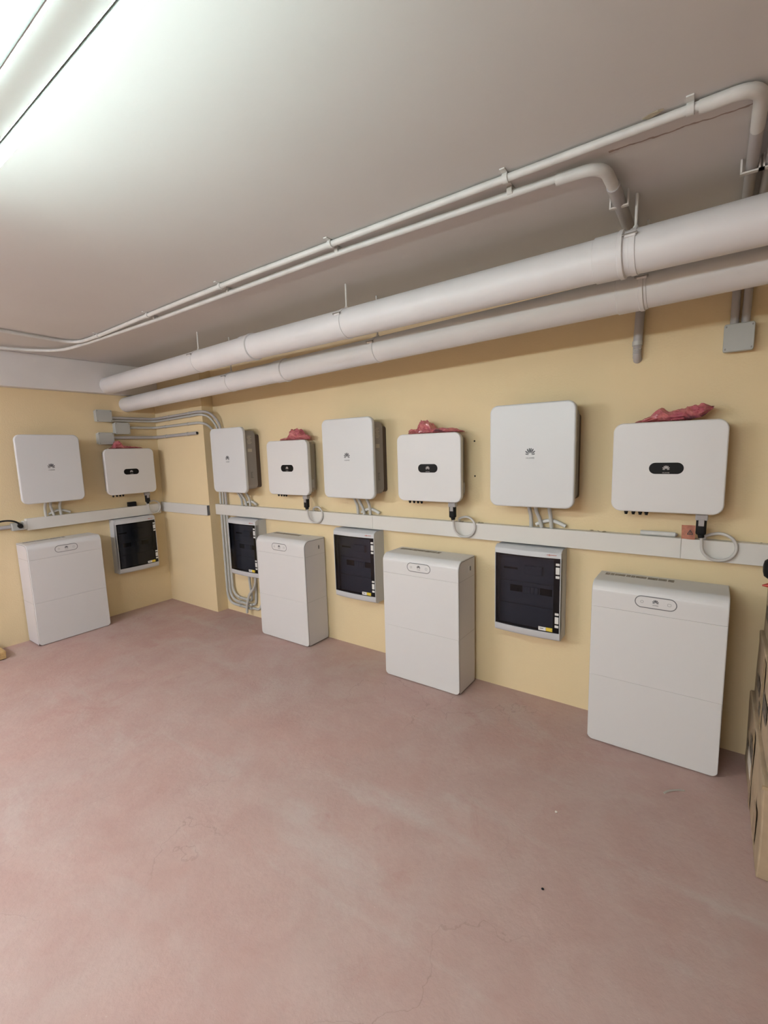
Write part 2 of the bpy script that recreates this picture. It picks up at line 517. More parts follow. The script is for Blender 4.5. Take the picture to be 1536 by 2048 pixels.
# ------------------------------------------------------------------ battery cabinets
BW, BH, BD, BS = 0.590, 0.903, 0.244, 0.134
def make_battery():
    t = thing('battery_cabinet', '', 'battery cabinet')
    w = BW / 2
    g = 0.0012
    zs = BH - BS; zm = zs / 2
    # top module: front-top edge rolled over
    def shell(z0, z1, top=False, bottom=False):
        bm = BM(); bx(bm, -w, w, -BD, 0, z0, z1)
        bm.edges.ensure_lookup_table()
        if top:
            es = [e for e in bm.edges if all(abs(v.co.y + BD) < 1e-5 and abs(v.co.z - z1) < 1e-5 for v in e.verts)]
            bmesh.ops.bevel(bm, geom=es, offset=0.055, segments=8, profile=0.5, affect='EDGES')
        if bottom:
            es = [e for e in bm.edges if all(abs(v.co.z - z0) < 1e-5 for v in e.verts) and abs(e.verts[0].co.x - e.verts[1].co.x) < 1e-5]
            bmesh.ops.bevel(bm, geom=es, offset=0.028, segments=6, profile=0.5, affect='EDGES')
        # soften the rim between front skin and sides
        bm.normal_update()
        es = []
        for e in bm.edges:
            if len(e.link_faces) == 2:
                n1, n2 = e.link_faces[0].normal, e.link_faces[1].normal
                mx = [abs(abs(n.x) - 1) < 1e-3 for n in (n1, n2)]
                if mx[0] != mx[1]:
                    other = n2 if mx[0] else n1
                    c = (e.verts[0].co + e.verts[1].co) / 2
                    if other.y < -0.05 or (top and other.z > 0.5) :
                        es.append(e)
        bmesh.ops.bevel(bm, geom=es, offset=0.005, segments=2, profile=0.5, affect='EDGES')
        return bm
    bm = shell(zs + g, BH, top=True); bm.normal_update()
    top = obj('control_module', bm, 'white', t, 'plate')
    obj('battery_module', shell(zm + g, zs), 'white', t, 'plate')
    obj('battery_module', shell(0.006, zm, bottom=True), 'white', t, 'plate')
    obj('plinth', bbox(-w + 0.02, w - 0.02, -BD + 0.02, -0.01, 0, 0.0075), 'bracket', t)
    # dark joint outlining the side panels
    for s in (-1, 1):
        pts = [(-0.004, BH - 0.006)]
        for i in range(9):
            a = math.radians(90 + 90 * i / 8)
            pts.append((-BD + 0.058 + 0.052 * math.cos(a), BH - 0.058 + 0.052 * math.sin(a)))
        for i in range(5):
            a = math.radians(180 + 90 * i / 4)
            pts.append((-BD + 0.018 + 0.012 * math.cos(a), 0.020 + 0.012 * math.sin(a)))
        pts.append((-0.004, 0.008))
        bm = BM()
        cen = Vector((-BD / 2, BH / 2))
        outer = [Vector(p) for p in pts]
        inner = [p + (cen - p).normalized() * 0.0 for p in outer]
        # inset by local normal
        inn = []
        for i, p in enumerate(outer):
            a = outer[max(i - 1, 0)]; b = outer[min(i + 1, len(outer) - 1)]
            d = (b - a).normalized(); nrm = Vector((-d.y, d.x))
            if nrm.dot(cen - p) < 0: nrm = -nrm
            inn.append(p + nrm * 0.0035)
        x = s * (w + 0.0006)
        A = [bm.verts.new((x, p.x, p.y)) for p in outer]; B = [bm.verts.new((x, p.x, p.y)) for p in inn]
        A2 = [bm.verts.new((x - s * 0.0012, p.x, p.y)) for p in outer]; B2 = [bm.verts.new((x - s * 0.0012, p.x, p.y)) for p in inn]
        for i in range(len(A) - 1):
            bm.faces.new((A[i], A[i + 1], B[i + 1], B[i]))
            bm.faces.new((A[i], A2[i], A2[i + 1], A[i + 1]))
            bm.faces.new((B[i], B2[i], B2[i + 1], B[i + 1]))
        obj('side_joint', bm, 'seam', t)
        # thin side panel inside the joint
        bm = BM()
        f = [bm.verts.new((s * (w + 0.0004), p.x, p.y)) for p in inn]; b = [bm.verts.new((s * (w - 0.0006), p.x, p.y)) for p in inn]
        bm.faces.new(f); bm.faces.new(b[::-1])
        for i in range(len(f)):
            j = (i + 1) % len(f); bm.faces.new((f[i], f[j], b[j], b[i]))
        sp = obj('side_panel', bm, 'lilac', t)
        for z in (zs, zm):
            obj('panel_seam', bbox(s * (w + 0.0005) - 0.0004, s * (w + 0.0005) + 0.0004, -BD + 0.012, -0.006, z - 0.0007, z + 0.0007), 'icon', sp)
    # breaker window on the right-hand side of the control module
    sw = obj('breaker_cover', bbox(w - 0.001, w + 0.0022, -0.105, -0.062, zs + 0.03, zs + 0.085, 0.0008, 1), 'lilac', t)
    obj('breaker_toggle', bbox(w + 0.0012, w + 0.005, -0.078, -0.067, zs + 0.045, zs + 0.075, 0.0006, 1), 'seam', sw)
    yf = -BD
    dz = 0.831
    rim = obj('display_rim', ring_plate(BM(), 0.183, 0.062, 0.031, 0.0043, yf - 0.0006, yf + 0.001, 0, dz), 'ring', top)
    obj('emblem', petal_logo(BM(), 0.031, yf - 0.0001, 0, dz + 0.004), 'logo', top)
    lt = obj('lettering', text_mesh('HUAWEI', 0.0066).copy(), 'logo', top); lt.location = (0, yf - 0.0006, dz - 0.0125)
    obj('status_icon', ring_plate(BM(), 0.0145, 0.0145, 0.0072, 0.0018, yf - 0.0006, yf + 0.001, -0.059, dz, 4), 'icon', top)
    obj('status_icon', ring_plate(BM(), 0.016, 0.0145, 0.004, 0.0016, yf - 0.0006, yf + 0.001, 0.059, dz, 4), 'icon', top)
    bm = BM()
    random.seed(4)
    x = -0.262
    while x < 0.06:
        wd = random.uniform(0.012, 0.055); x1 = min(x + wd, 0.064)
        bx(bm, x, x1, -0.074 + random.uniform(0, 0.006), -0.030, BH - 0.0005, BH + 0.0007)
        x = x1 + random.uniform(0.001, 0.006)
    obj('printed_label', bm, 'printed', top)
    return t

bat = make_battery()
G = 'white battery cabinets along the walls'
def place(proto, used, loc, rz, label, group):
    o = proto if not used else copy_tree(proto)
    o.location = loc; o.rotation_euler = (0, 0, rz); o['label'] = label; o['group'] = group
    return o
R90 = math.pi / 2
place(bat, False, (4.787, -0.045, 0), 0, 'white battery cabinet standing beside the stacked brown cartons', G)
place(bat, True, (3.407, -0.034, 0), 0, 'white battery cabinet between the two switchboards farther from the pillar', G)
place(bat, True, (2.013, -0.012, 0), 0, 'white battery cabinet next to the grey pipe loop near the pillar', G)
place(bat, True, (0.0115, -1.203, 0), R90, 'white battery cabinet on the side wall, below the black lead', G)

# ------------------------------------------------------------------ backup boxes (tall white panels)
GW, GH = 0.4905, 0.597
def make_gateway():
    t = thing('backup_box', '', 'backup box')
    cz = GH / 2
    front = obj('front_cover', plate(BM(), GW, GH, 0.048, -0.189, -0.163, 0.008, 0, cz, 10), 'white_cool', t, 'plate')
    obj('emblem', petal_logo(BM(), 0.062, -0.1891, 0, 0.318), 'logo', front)
    lt = obj('lettering', text_mesh('HUAWEI', 0.0125).copy(), 'logo', front); lt.location = (0, -0.1896, 0.286)
    body = obj('housing', plate(BM(), 0.421, 0.535, 0.045, -0.164, -0.045, 0.003, 0.0205, cz, 8), 'body', t, 'plate')
    obj('wall_bracket', plate(BM(), 0.40, 0.49, 0.02, -0.0455, 0.0, 0.002, 0.03, cz - 0.012, 4), 'bracket', t)
    x = 0.2312
    random.seed(9)
    bm = BM()
    for i in range(7):
        z = 0.445 + i * 0.011
        a = -0.137 + random.uniform(0, 0.012); bx(bm, x - 0.0006, x + 0.0005, a, a + random.uniform(0.025, 0.055), z, z + 0.005)
    obj('printed_text', bm, 'mark', body)
    bm = BM()
    bx(bm, x - 0.0006, x + 0.0005, -0.135, -0.088, 0.372, 0.400)
    obj('printed_label', bm, 'mark', body)
    bm = BM(); ring_plate(bm, 0.034, 0.042, 0.017, 0.006, 0, 0.001, 0, 0)
    bmesh.ops.transform(bm, matrix=Matrix.Translation((x - 0.0004, -0.112, 0.30)) @ Matrix.Rotation(R90, 4, 'Z'), verts=bm.verts)
    obj('printed_symbol', bm, 'mark', body)
    bm = BM()
    for i in range(5):
        z = 0.135 + i * 0.012
        bx(bm, x - 0.0006, x + 0.0005, -0.118, -0.118 + random.uniform(0.015, 0.032), z, z + 0.006)
    obj('printed_warning', bm, 'seam', body)
    # short cable glands below
    for gx in (-0.04, 0.0, 0.08):
        obj('cable_gland', cyl((gx, -0.085, 0.034), (gx, -0.085, 0.004), 0.016), 'clamp', body, True)
    return t
gw = make_gateway()
G = 'tall white backup boxes on the walls'
place(gw, False, (4.120, 0, 1.268), 0, 'tall white backup box between the inverters, nearest to the cartons', G)
place(gw, True, (2.746, 0, 1.268), 0, 'tall white backup box hanging between two inverters, mid wall', G)
place(gw, True, (1.304, 0, 1.268), 0, 'tall white backup box hanging right by the corner pillar', G)
place(gw, True, (0, -1.2176, 1.246), R90, 'tall white backup box hanging alone on the side wall beside grey junction boxes', G)

# ------------------------------------------------------------------ inverters
IW, IH = 0.4914, 0.4586
def make_inverter():
    t = thing('inverter', '', 'inverter')
    cz = IH / 2
    f = obj('front_cover', plate(BM(), IW, IH, 0.048, -0.145, -0.128, 0.006, 0, cz, 10), 'white', t, 'plate')
    obj('cover_rim', plate(BM(), IW - 0.004, IH - 0.004, 0.046, -0.1285, -0.110, 0.003, 0, cz, 10), 'white', t, 'plate')
    d = obj('display', plate(BM(), 0.150, 0.057, 0.028, -0.1462, -0.1445, 0.0008, 0.0, 0.226, 8), 'black', f, 'plate')
    obj('emblem', petal_logo(BM(), 0.034, -0.1463, 0, 0.226), 'logo_pale', d)
    lt = obj('lettering', text_mesh('HUAWEI', 0.008).copy(), 'logo_pale', d); lt.location = (0, -0.1468, 0.2035)
    h = obj('heat_sink', bbox(-0.222, 0.222, -0.112, -0.060, 0.025, IH - 0.022, 0.004, 2), 'fin', t)
    bm = BM()
    for i in range(15):
        x = -0.21 + 0.42 * i / 14
        bx(bm, x - 0.0022, x + 0.0022, -0.061, -0.024, 0.04, IH - 0.035)
    obj('fins', bm, 'fin', h)
    obj('wall_bracket', bbox(-0.17, 0.17, -0.0245, 0, 0.14, 0.40, 0.002, 1), 'bracket', t)
    obj('isolator', bbox(0.222, 0.240, -0.105, -0.07, 0.06, 0.13, 0.004, 2), 'clamp', t)
    for x in (-0.178, -0.143, -0.111, -0.082):
        c = obj('terminal', cyl((x, -0.095, 0.027), (x, -0.095, -0.014), 0.0095), 'black_rubber', t, True)
        obj('terminal_cap', cyl((x, -0.095, -0.013), (x, -0.095, -0.022), 0.0072), 'black_rubber', c, True)
    obj('cable_hood', bbox(0.128, 0.192, -0.118, -0.072, -0.002, 0.03, 0.004, 2), 'seam', t)
    return t
inv = make_inverter()
G = 'white inverters with black displays'
INV = [((4.791, 0, 1.267), 0, 'white inverter beside the cartons, with the orange warning tag under it'),
       ((3.414, 0, 1.267), 0, 'white inverter on the wall between the two wide backup boxes away from the pillar'),
       ((2.047, 0, 1.267), 0, 'white inverter on the wall next to the backup box by the pillar'),
       ((0, -0.506, 1.252), R90, 'white inverter on the side wall under three grey junction boxes')]
for i, (loc, rz, lb) in enumerate(INV):
    place(inv, i > 0, loc, rz, lb, G)

# power leads looping from each inverter into the trunking
def make_lead():
    t = thing('power_lead', '', 'cable')
    obj('connector', bbox(0.134, 0.186, -0.115, -0.078, -0.034, -0.003, 0.004, 2), 'clamp', t)
    p = obj('plug', bbox(0.138, 0.182, -0.114, -0.079, -0.108, -0.028, 0.010, 3), 'black_rubber', t, True)
    obj('clip', bbox(0.148, 0.172, -0.1175, -0.113, -0.062, -0.028, 0.002, 2), 'clamp', p)
    obj('gland', cyl((0.16, -0.096, -0.105), (0.163, -0.095, -0.122), 0.014), 'black_rubber', p, True)
    pts = [(0.162, -0.096, -0.118), (0.165, -0.094, -0.138)]
    for k in range(11):
        a = math.radians(190 + 28 * k)
        pts.append((0.238 + 0.070 * math.cos(a), -0.092 + 0.0042 * k, -0.169 + 0.066 * math.sin(a)))
    pts += [(0.181, -0.040, -0.122), (0.178, -0.035, -0.1405)]
    obj('cord', sweep(BM(), spline(pts, 5), 0.0076, 10), 'cable', t, True)
    return t
ld = make_lead()
LL = ['grey lead looping out under the inverter beside the cartons',
      'grey lead looping out under the inverter between the two wide backup boxes',
      'grey lead looping out under the inverter near the pillar',
      'grey lead looping out under the inverter on the side wall']
for i, (loc, rz, lb) in enumerate(INV):
    place(ld, i > 0, loc, rz, LL[i], 'looped grey inverter leads')

# ------------------------------------------------------------------ switchboards with smoked doors
SW, SZ0, SZ1, SD = 0.405, 0.448, 1.014, 0.128
def make_switchboard():
    t = thing('switchboard', '', 'switchboard')
    w = SW / 2
    bulge = 0.014
    def yf(x): return -SD - bulge * (1 - (x / w) ** 2)
    z0, z1 = 0.0, SZ1 - SZ0
    # housing: open tray
    bm = BM()
    bx(bm, -w, w, -0.012, 0, z0 + 0.006, z1 - 0.004)
    for s in (-1, 1): bx(bm, min(s * w, s * (w - 0.006)), max(s * w, s * (w - 0.006)), -0.095, -0.012, z0 + 0.006, z1 - 0.004)
    bx(bm, -w + 0.006, w - 0.006, -0.095, -0.012, z1 - 0.010, z1 - 0.004)
    bx(bm, -w + 0.006, w - 0.006, -0.095, -0.012, z0 + 0.006, z0 + 0.012)
    obj('housing', bm, 'boxgrey', t)
    # door: profile in z (top and bottom bands), bowed across the width
    N = 14
    xs = [-w + SW * i / N for i in range(N + 1)]
    def band(bm, prof, back=-0.093):
        """prof: list of (z, offset behind the front surface)"""
        g = [[bm.verts.new((x, min(yf(x) + off, back), z)) for x in xs] for z, off in prof]
        for a, b in zip(g, g[1:]):
            for i in range(N): bm.faces.new((a[i], a[i + 1], b[i + 1], b[i]))
        return g
    wz0, wz1 = 0.056, 0.516
    bm = BM()
    band(bm, [(wz1, 0.02), (wz1, 0.0), (0.545, 0.001), (0.549, 0.004), (0.552, 0.010), (0.558, 0.016), (0.566, 0.05), (0.566, 0.06)])
    band(bm, [(0.0, 0.06), (0.002, 0.03), (0.010, 0.007), (0.020, 0.001), (wz0, 0.0), (wz0, 0.02)])
    for s in (-1, 1):
        x = s * w
        prof = [(0.002, 0.03), (0.010, 0.007), (0.020, 0.001), (0.545, 0.001), (0.549, 0.004), (0.558, 0.016), (0.566, 0.05)]
        for (za, oa), (zb, ob) in zip(prof, prof[1:]):
            q = [(x, -SD + oa, za), (x, -SD + ob, zb), (x, -0.090, zb), (x, -0.090, za)]
            q2 = [(x - s * 0.004, y - 0.0008, z) for x_, y, z in q]
            v = [bm.verts.new(p) for p in q]; bm.faces.new(v)
        bx(bm, min(x, x - s * 0.004), max(x, x - s * 0.004), -SD - 0.0012, -0.09, wz0, wz1)
    door = obj('door_frame', bm, 'boxgrey', t, True)
    bm = BM()
    band(bm, [(wz0 + 0.0005, 0.0012), (wz1 - 0.0005, 0.0012)])
    obj('smoked_pane', bm, 'smoked', door, True)
    # black border behind the pane edges
    bm = BM()
    y = -SD + 0.004
    bx(bm, -w + 0.004, -w + 0.020, y, y + 0.004, wz0, wz1)
    bx(bm, w - 0.042, w - 0.004, y, y + 0.004, wz0, wz1)
    bx(bm, -w + 0.020, w - 0.042, y, y + 0.004, wz1 - 0.012, wz1)
    bx(bm, -w + 0.020, w - 0.042, y, y + 0.004, wz0, wz0 + 0.010)
    obj('pane_border', bm, 'inner_dark', door)
    # latches
    for base in (0.0, -0.303):
        for za, zb in ((0.473, 0.487), (0.421, 0.463), (0.396, 0.411)):
            yl = yf(0.184)
            obj('latch', bbox(0.174, 0.196, yl - 0.004, yl + 0.001, za + base, zb + base, 0.0015, 2), 'latch', door)
    # stickers
    yl = yf(0.12) - 0.0005
    obj('sticker', bbox(0.080, 0.124, yf(0.1) - 0.0012, yf(0.1) + 0.003, wz0 + 0.008, wz0 + 0.030), 'latch', door)
    obj('sticker', bbox(0.124, 0.162, yf(0.124) - 0.0002, yf(0.124) + 0.006, wz0 + 0.008, wz0 + 0.030), 'yellow', door, label='yellow sticker')
    bm = BM(); bx(bm, 0.088, 0.110, yf(0.1) - 0.0016, yf(0.1), wz0 + 0.018, wz0 + 0.023)
    obj('sticker_print', bm, 'seam', door)
    # small red maker's mark on the top band
    bm = BM()
    random.seed(2)
    x = 0.122
    for i in range(9):
        x1 = x + 0.0042
        hgt = 0.004 if i != 2 else 0.011
        yy = yf(x) - 0.0008
        bx(bm, x, x1, yy, yy + 0.002, 0.534 - hgt / 2, 0.534 + hgt / 2)
        x = x1 + 0.0021
    obj('maker_mark', bm, 'redprint', door)
    # interior plates, rails and breaker slots
    yi = -0.072
    inn = obj('cover_plate', bbox(-w + 0.010, w - 0.010, yi, yi + 0.004, 0.016, 0.180, 0.001, 1), 'inner', t)
    obj('cover_plate', bbox(-w + 0.010, w - 0.010, yi, yi + 0.004, 0.184, 0.328, 0.001, 1), 'inner', t)
    obj('cover_plate', bbox(-w + 0.010, w - 0.010, yi, yi + 0.004, 0.332, 0.552, 0.001, 1), 'inner', t)
    for xa, xb in ((-0.122, -0.043), (0.066, 0.140)):
        obj('slot', bbox(xa, xb, yi - 0.003, yi, 0.262, 0.305, 0.001, 1), 'inner_dark', t)
    obj('slot', bbox(-0.165, -0.075, yi - 0.0015, yi, 0.405, 0.417), 'inner_dark', t)
    obj('relay', bbox(-0.025, 0.085, yi - 0.028, yi, 0.388, 0.442, 0.003, 2), 'inner', t)
    for k in range(4):
        obj('breaker', bbox(-0.036 + k * 0.0235, -0.036 + k * 0.0235 + 0.0225, yi - 0.012, yi, 0.262, 0.305, 0.002, 1), 'inner', t)
    return t
swb = make_switchboard()
G = 'grey switchboards with smoked doors'
place(swb, False, (4.088, 0, SZ0), 0, 'grey switchboard with smoked door, closest to the brown cartons', G)
place(swb, True, (2.725, 0, SZ0), 0, 'grey switchboard with smoked door between two battery cabinets, mid wall', G)
place(swb, True, (1.356, 0, SZ0), 0, 'grey switchboard with smoked door above the bent pipes by the pillar', G)
place(swb, True, (0, -0.508, SZ0 - 0.010), R90, 'grey switchboard with smoked door on the side wall in the corner', G)

# ------------------------------------------------------------------ cable trunking
def trunking(name, x0, x1, z0, z1, d, cuts, label, loc=(0, 0, 0), rz=0):
    t = thing(name, label, 'cable trunking', loc, rz, 'white cable trunking runs')
    obj('base', bbox(x0, x1, -d + 0.006, 0, z0 + 0.002, z1 - 0.002), 'trunk', t)
    xs = [x0] + cuts + [x1]
    for a, b in zip(xs, xs[1:]):
        obj('lid', bbox(a + 0.0005, b - 0.0005, -d, -d + 0.028, z0, z1, 0.002, 2), 'trunk', t)
    return t
trunking('cable_trunking', 0.868, 7.2, 1.020, 1.126, 0.060, [2.87, 4.87], 'long white trunking fixed along the wall above the switchboards, starting past the pillar')
trunking('cable_trunking', -1.412, -0.19, 1.007, 1.111, 0.060, [], 'white trunking on the side wall with a black lead at its end', (0, 0, 0), R90)
tp = trunking('cable_trunking', 0.002, 0.862, 1.018, 1.121, 0.030, [], 'short white trunking across the face of the corner pillar', (0, PY, 0))
obj('end_cap', bbox(0.862, 0.866, -0.028, 0, 1.020, 1.119), 'seam', tp)

# joint, lead and pipe leaving the side-wall trunking
t = thing('plug_lead', 'black lead with a plug at the end of the side wall trunking', 'cable', (0, 0, 0))
obj('plug', sweep(BM(), [(0.062, -1.468, 1.062), (0.074, -1.468, 1.060), (0.098, -1.470, 1.054)], [0.017, 0.021, 0.018], 14), 'black_rubber', t, True)
obj('cord', sweep(BM(), spline([(0.085, -1.47, 1.062), (0.082, -1.485, 1.088), (0.075, -1.52, 1.108), (0.065, -1.57, 1.115), (0.055, -1.63, 1.107), (0.045, -1.72, 1.085), (0.035, -1.9, 1.06), (0.03, -2.2, 1.05)], 5), 0.0075, 8), 'black_rubber', t, True)
t = thing('socket_box', 'small grey socket box at the end of the side wall trunking', 'socket', (0, 0, 0))
obj('box', bbox(0.0, 0.056, -1.52, -1.413, 1.018, 1.085, 0.004, 2), 'jbox', t)
obj('collar', bbox(0.0, 0.060, -1.436, -1.4125, 1.022, 1.092, 0.002, 1), 'trunk', t)
tag(tube_obj('wall_conduit', [(0.022, -1.52, 1.053), (0.022, -3.2, 1.055)], 0.017, 'flex'), 'grey conduit running on from the small socket box', 'conduit')

# ------------------------------------------------------------------ junction boxes
def make_jbox():
    t = thing('junction_box', '', 'junction box')
    b = obj('box', plate(BM(), 0.140, 0.108, 0.008, -0.040, 0, 0.002, 0, 0.058, 4), 'jbox', t, 'plate')
    l = obj('lid', plate(BM(), 0.150, 0.118, 0.012, -0.062, -0.0395, 0.004, 0, 0.058, 5), 'jbox', t, 'plate')
    for sx in (-1, 1):
        for sz in (-1, 1):
            obj('screw', cyl((sx * 0.063, -0.0635, 0.058 + sz * 0.047), (sx * 0.063, -0.061, 0.058 + sz * 0.047), 0.0045, 8), 'screw', l, True)
    return t
jb = make_jbox()
G = 'grey junction boxes on the walls'
place(jb, False, (5.048, 0, 2.038), 0, 'grey junction box high on the wall under the two white pipes', G).scale = (0.78, 1, 1.08)
place(jb, True, (0, -0.672, 1.977), R90, 'topmost of three grey junction boxes on the side wall', G)
place(jb, True, (0, -0.507, 1.858), R90, 'grey junction box above the inverter, nearest to the corner of the room', G)
place(jb, True, (0, -0.673, 1.756), R90, 'lowest of three grey junction boxes, touching the pink bag', G)
for o in bpy.data.objects:
    if o.name.startswith('junction_box.'): o.scale = (1, 1, 1)

# conduits from these boxes across the pillar
def conduit(name, pts, r, m, label, group, fr=0.05, clips=(), cm=None, seg=12, n=6):
    t = thing(name, label, 'conduit', (0, 0, 0), 0, group)
    obj('pipe', sweep(BM(), fillet(pts, fr, n), r, seg), m, t, True)
    for c in clips: c(t)
    return t

def clip_wall(x, y, z, ax, r):
    """saddle ring round the pipe; ax = direction of the pipe"""
    def f(t):
        d = {'x': Vector((0.008, 0, 0)), 'y': Vector((0, 0.008, 0)), 'z': Vector((0, 0, 0.008))}[ax]
        p = Vector((x, y, z))
        obj('clip', sweep(BM(), [p - d, p + d], r + 0.003, 12), 'conduit', t, True)
    return f
yp = PY - 0.018
G = 'grey conduits across the pillar'
# upper run
conduit('conduit', [(0.03, -0.60, 2.020), (0.024, -0.35, 2.022), (0.03, yp - 0.03, 2.022), (0.09, yp, 2.025), (0.60, yp, 2.040), (0.86, yp, 2.048), (0.955, -0.10, 2.035), (1.012, -0.035, 1.93), (1.014, -0.03, 1.80), (1.014, -0.03, 1.128)],
        0.0125, 'flex', 'topmost grey conduit across the pillar, bending down behind the backup box', G, 0.06,
        [clip_wall(0.30, yp, 2.031, 'x', 0.0125), clip_wall(0.68, yp, 2.042, 'x', 0.0125)])
conduit('conduit', [(0.03, -0.60, 1.992), (0.024, -0.35, 1.994), (0.03, yp - 0.03, 1.996), (0.09, yp, 1.997), (0.60, yp, 2.012), (0.86, yp, 2.020), (0.935, -0.10, 2.00), (0.968, -0.035, 1.90), (0.969, -0.03, 1.80), (0.969, -0.03, 1.128)],
        0.0115, 'conduit', 'grey conduit lying just beneath the topmost one across the pillar', G, 0.06,
        [clip_wall(0.30, yp, 2.003, 'x', 0.0115), clip_wall(0.68, yp, 2.014, 'x', 0.0115)])
conduit('conduit', [(0.03, -0.432, 1.925), (0.03, yp - 0.03, 1.928), (0.09, yp, 1.930), (0.60, yp, 1.938), (0.84, yp, 1.940), (0.895, -0.10, 1.925), (0.922, -0.035, 1.85), (0.923, -0.03, 1.74), (0.923, -0.03, 1.128)],
        0.0125, 'conduit', 'grey conduit from the box nearest the corner, bending round the pillar', G, 0.06,
        [clip_wall(0.22, yp, 1.932, 'x', 0.0125), clip_wall(0.64, yp, 1.9385, 'x', 0.0125)])
c = conduit('conduit', [(0.03, -0.597, 1.822), (0.03, yp - 0.03, 1.826), (0.09, yp, 1.828), (0.785, yp, 1.842)],
        0.016, 'flex', 'grey conduit ending open on the face of the pillar', G, 0.06,
        [clip_wall(0.22, yp, 1.831, 'x', 0.016), clip_wall(0.62, yp, 1.839, 'x', 0.016)])
obj('open_end', cyl((0.783, yp, 1.842), (0.787, yp, 1.842), 0.0115), 'inner_dark', c)

# lower conduits from trunking to the foot of the wall
G = 'grey conduits bent at the foot of the wall'
for x, zb, xe, lb in ((0.920, 0.090, 1.300, 'lowest grey conduit bending along the foot of the wall'),
                      (0.968, 0.130, 1.310, 'middle grey conduit bending along the foot of the wall'),
                      (1.014, 0.175, 1.285, 'innermost grey conduit bending along the foot of the wall')):
    cl = []
    if x < 0.95: cl = [clip_wall(x, -0.03, 0.55, 'z', 0.0135)]
    c = conduit('conduit', [(x, -0.03, 1.020), (x, -0.03, zb), (xe, -0.03, zb - 0.004)], 0.0135, 'conduit', lb, G, 0.125, cl, n=10)
    obj('clip', sweep(BM(), [(1.118, -0.03, zb - 0.001), (1.136, -0.03, zb - 0.001)], 0.0165, 12), 'jbox', c, True)
G = 'grey tails below the pillar switchboard'
tails = [([(1.262, -0.062, 0.045), (1.272, -0.064, 0.12), (1.32, -0.066, 0.24), (1.395, -0.066, 0.32), (1.43, -0.066, 0.40), (1.43, -0.066, 0.455)], 'grey flexible tail slanting up across the bent pipes'),
         ([(1.295, -0.03, 0.172), (1.31, -0.03, 0.20), (1.308, -0.035, 0.30), (1.312, -0.045, 0.38), (1.315, -0.05, 0.455)], 'grey flexible tail rising straight to the switchboard'),
         ([(1.31, -0.016, 0.128), (1.35, -0.016, 0.15), (1.362, -0.016, 0.25), (1.364, -0.016, 0.36), (1.365, -0.016, 0.455)], 'grey flexible tail curving up beside the battery cabinet'),
         ([(1.30, -0.016, 0.087), (1.40, -0.016, 0.10), (1.455, -0.016, 0.20), (1.475, -0.016, 0.36), (1.475, -0.016, 0.455)], 'grey flexible tail lowest at the wall beside the battery cabinet')]
for pts, lb in tails:
    tag(tube_obj('flexible_tail', spline(pts, 5), 0.0125, 'conduit'), lb, 'conduit', G)

# stubs between backup boxes and trunking
def stub_set(cx, z0, place_fn, where):
    """z0 = bottom of the backup box; stubs end on the trunking"""
    zt = -0.1415
    S = [([(-0.040, -0.085, 0.006), (-0.041, -0.06, -0.03), (-0.040, -0.036, -0.075), (-0.038, -0.032, zt)], 'first'),
         ([(0.000, -0.085, 0.006), (0.000, -0.055, -0.04), (0.014, -0.036, -0.09), (0.027, -0.032, zt)], 'slanted'),
         ([(0.080, -0.085, 0.006), (0.078, -0.055, -0.03), (0.079, -0.036, -0.07), (0.085, -0.032, zt)], 'straight')]
    names = {'first': 'pale outer stub conduit below the backup box ', 'slanted': 'slanted middle stub conduit below the backup box ', 'straight': 'pale upright stub conduit by the loose end below the backup box '}
    for pts, k in S:
        o = tube_obj('stub_conduit', [place_fn(p) for p in spline(pts, 5)], 0.0115, 'conduit')
        tag(o, names[k] + where, 'conduit', 'stub conduits below the backup boxes')
    pts = [(-0.012, -0.018, -0.128), (0.03, -0.018, -0.108), (0.075, -0.018, -0.098), (0.12, -0.020, -0.108), (0.165, -0.022, -0.127)]
    o = tube_obj('loose_conduit', [place_fn(p) for p in spline(pts, 5)], 0.0115, 'conduit_white')
    tag(o, 'loose conduit offcut lying on the trunking below the backup box ' + where, 'conduit', 'loose conduit offcuts')
for cx, wh in ((4.120, 'near the cartons'), (2.746, 'mid wall'), (1.304, 'by the pillar')):
    stub_set(cx, 1.268, lambda p, cx=cx: Vector((cx + p[0], p[1], 1.268 + p[2])), wh)
stub_set(-1.2176, 1.246, lambda p: Vector((-p[1], -1.2176 + p[0], 1.253 + p[2])), 'on the side wall')

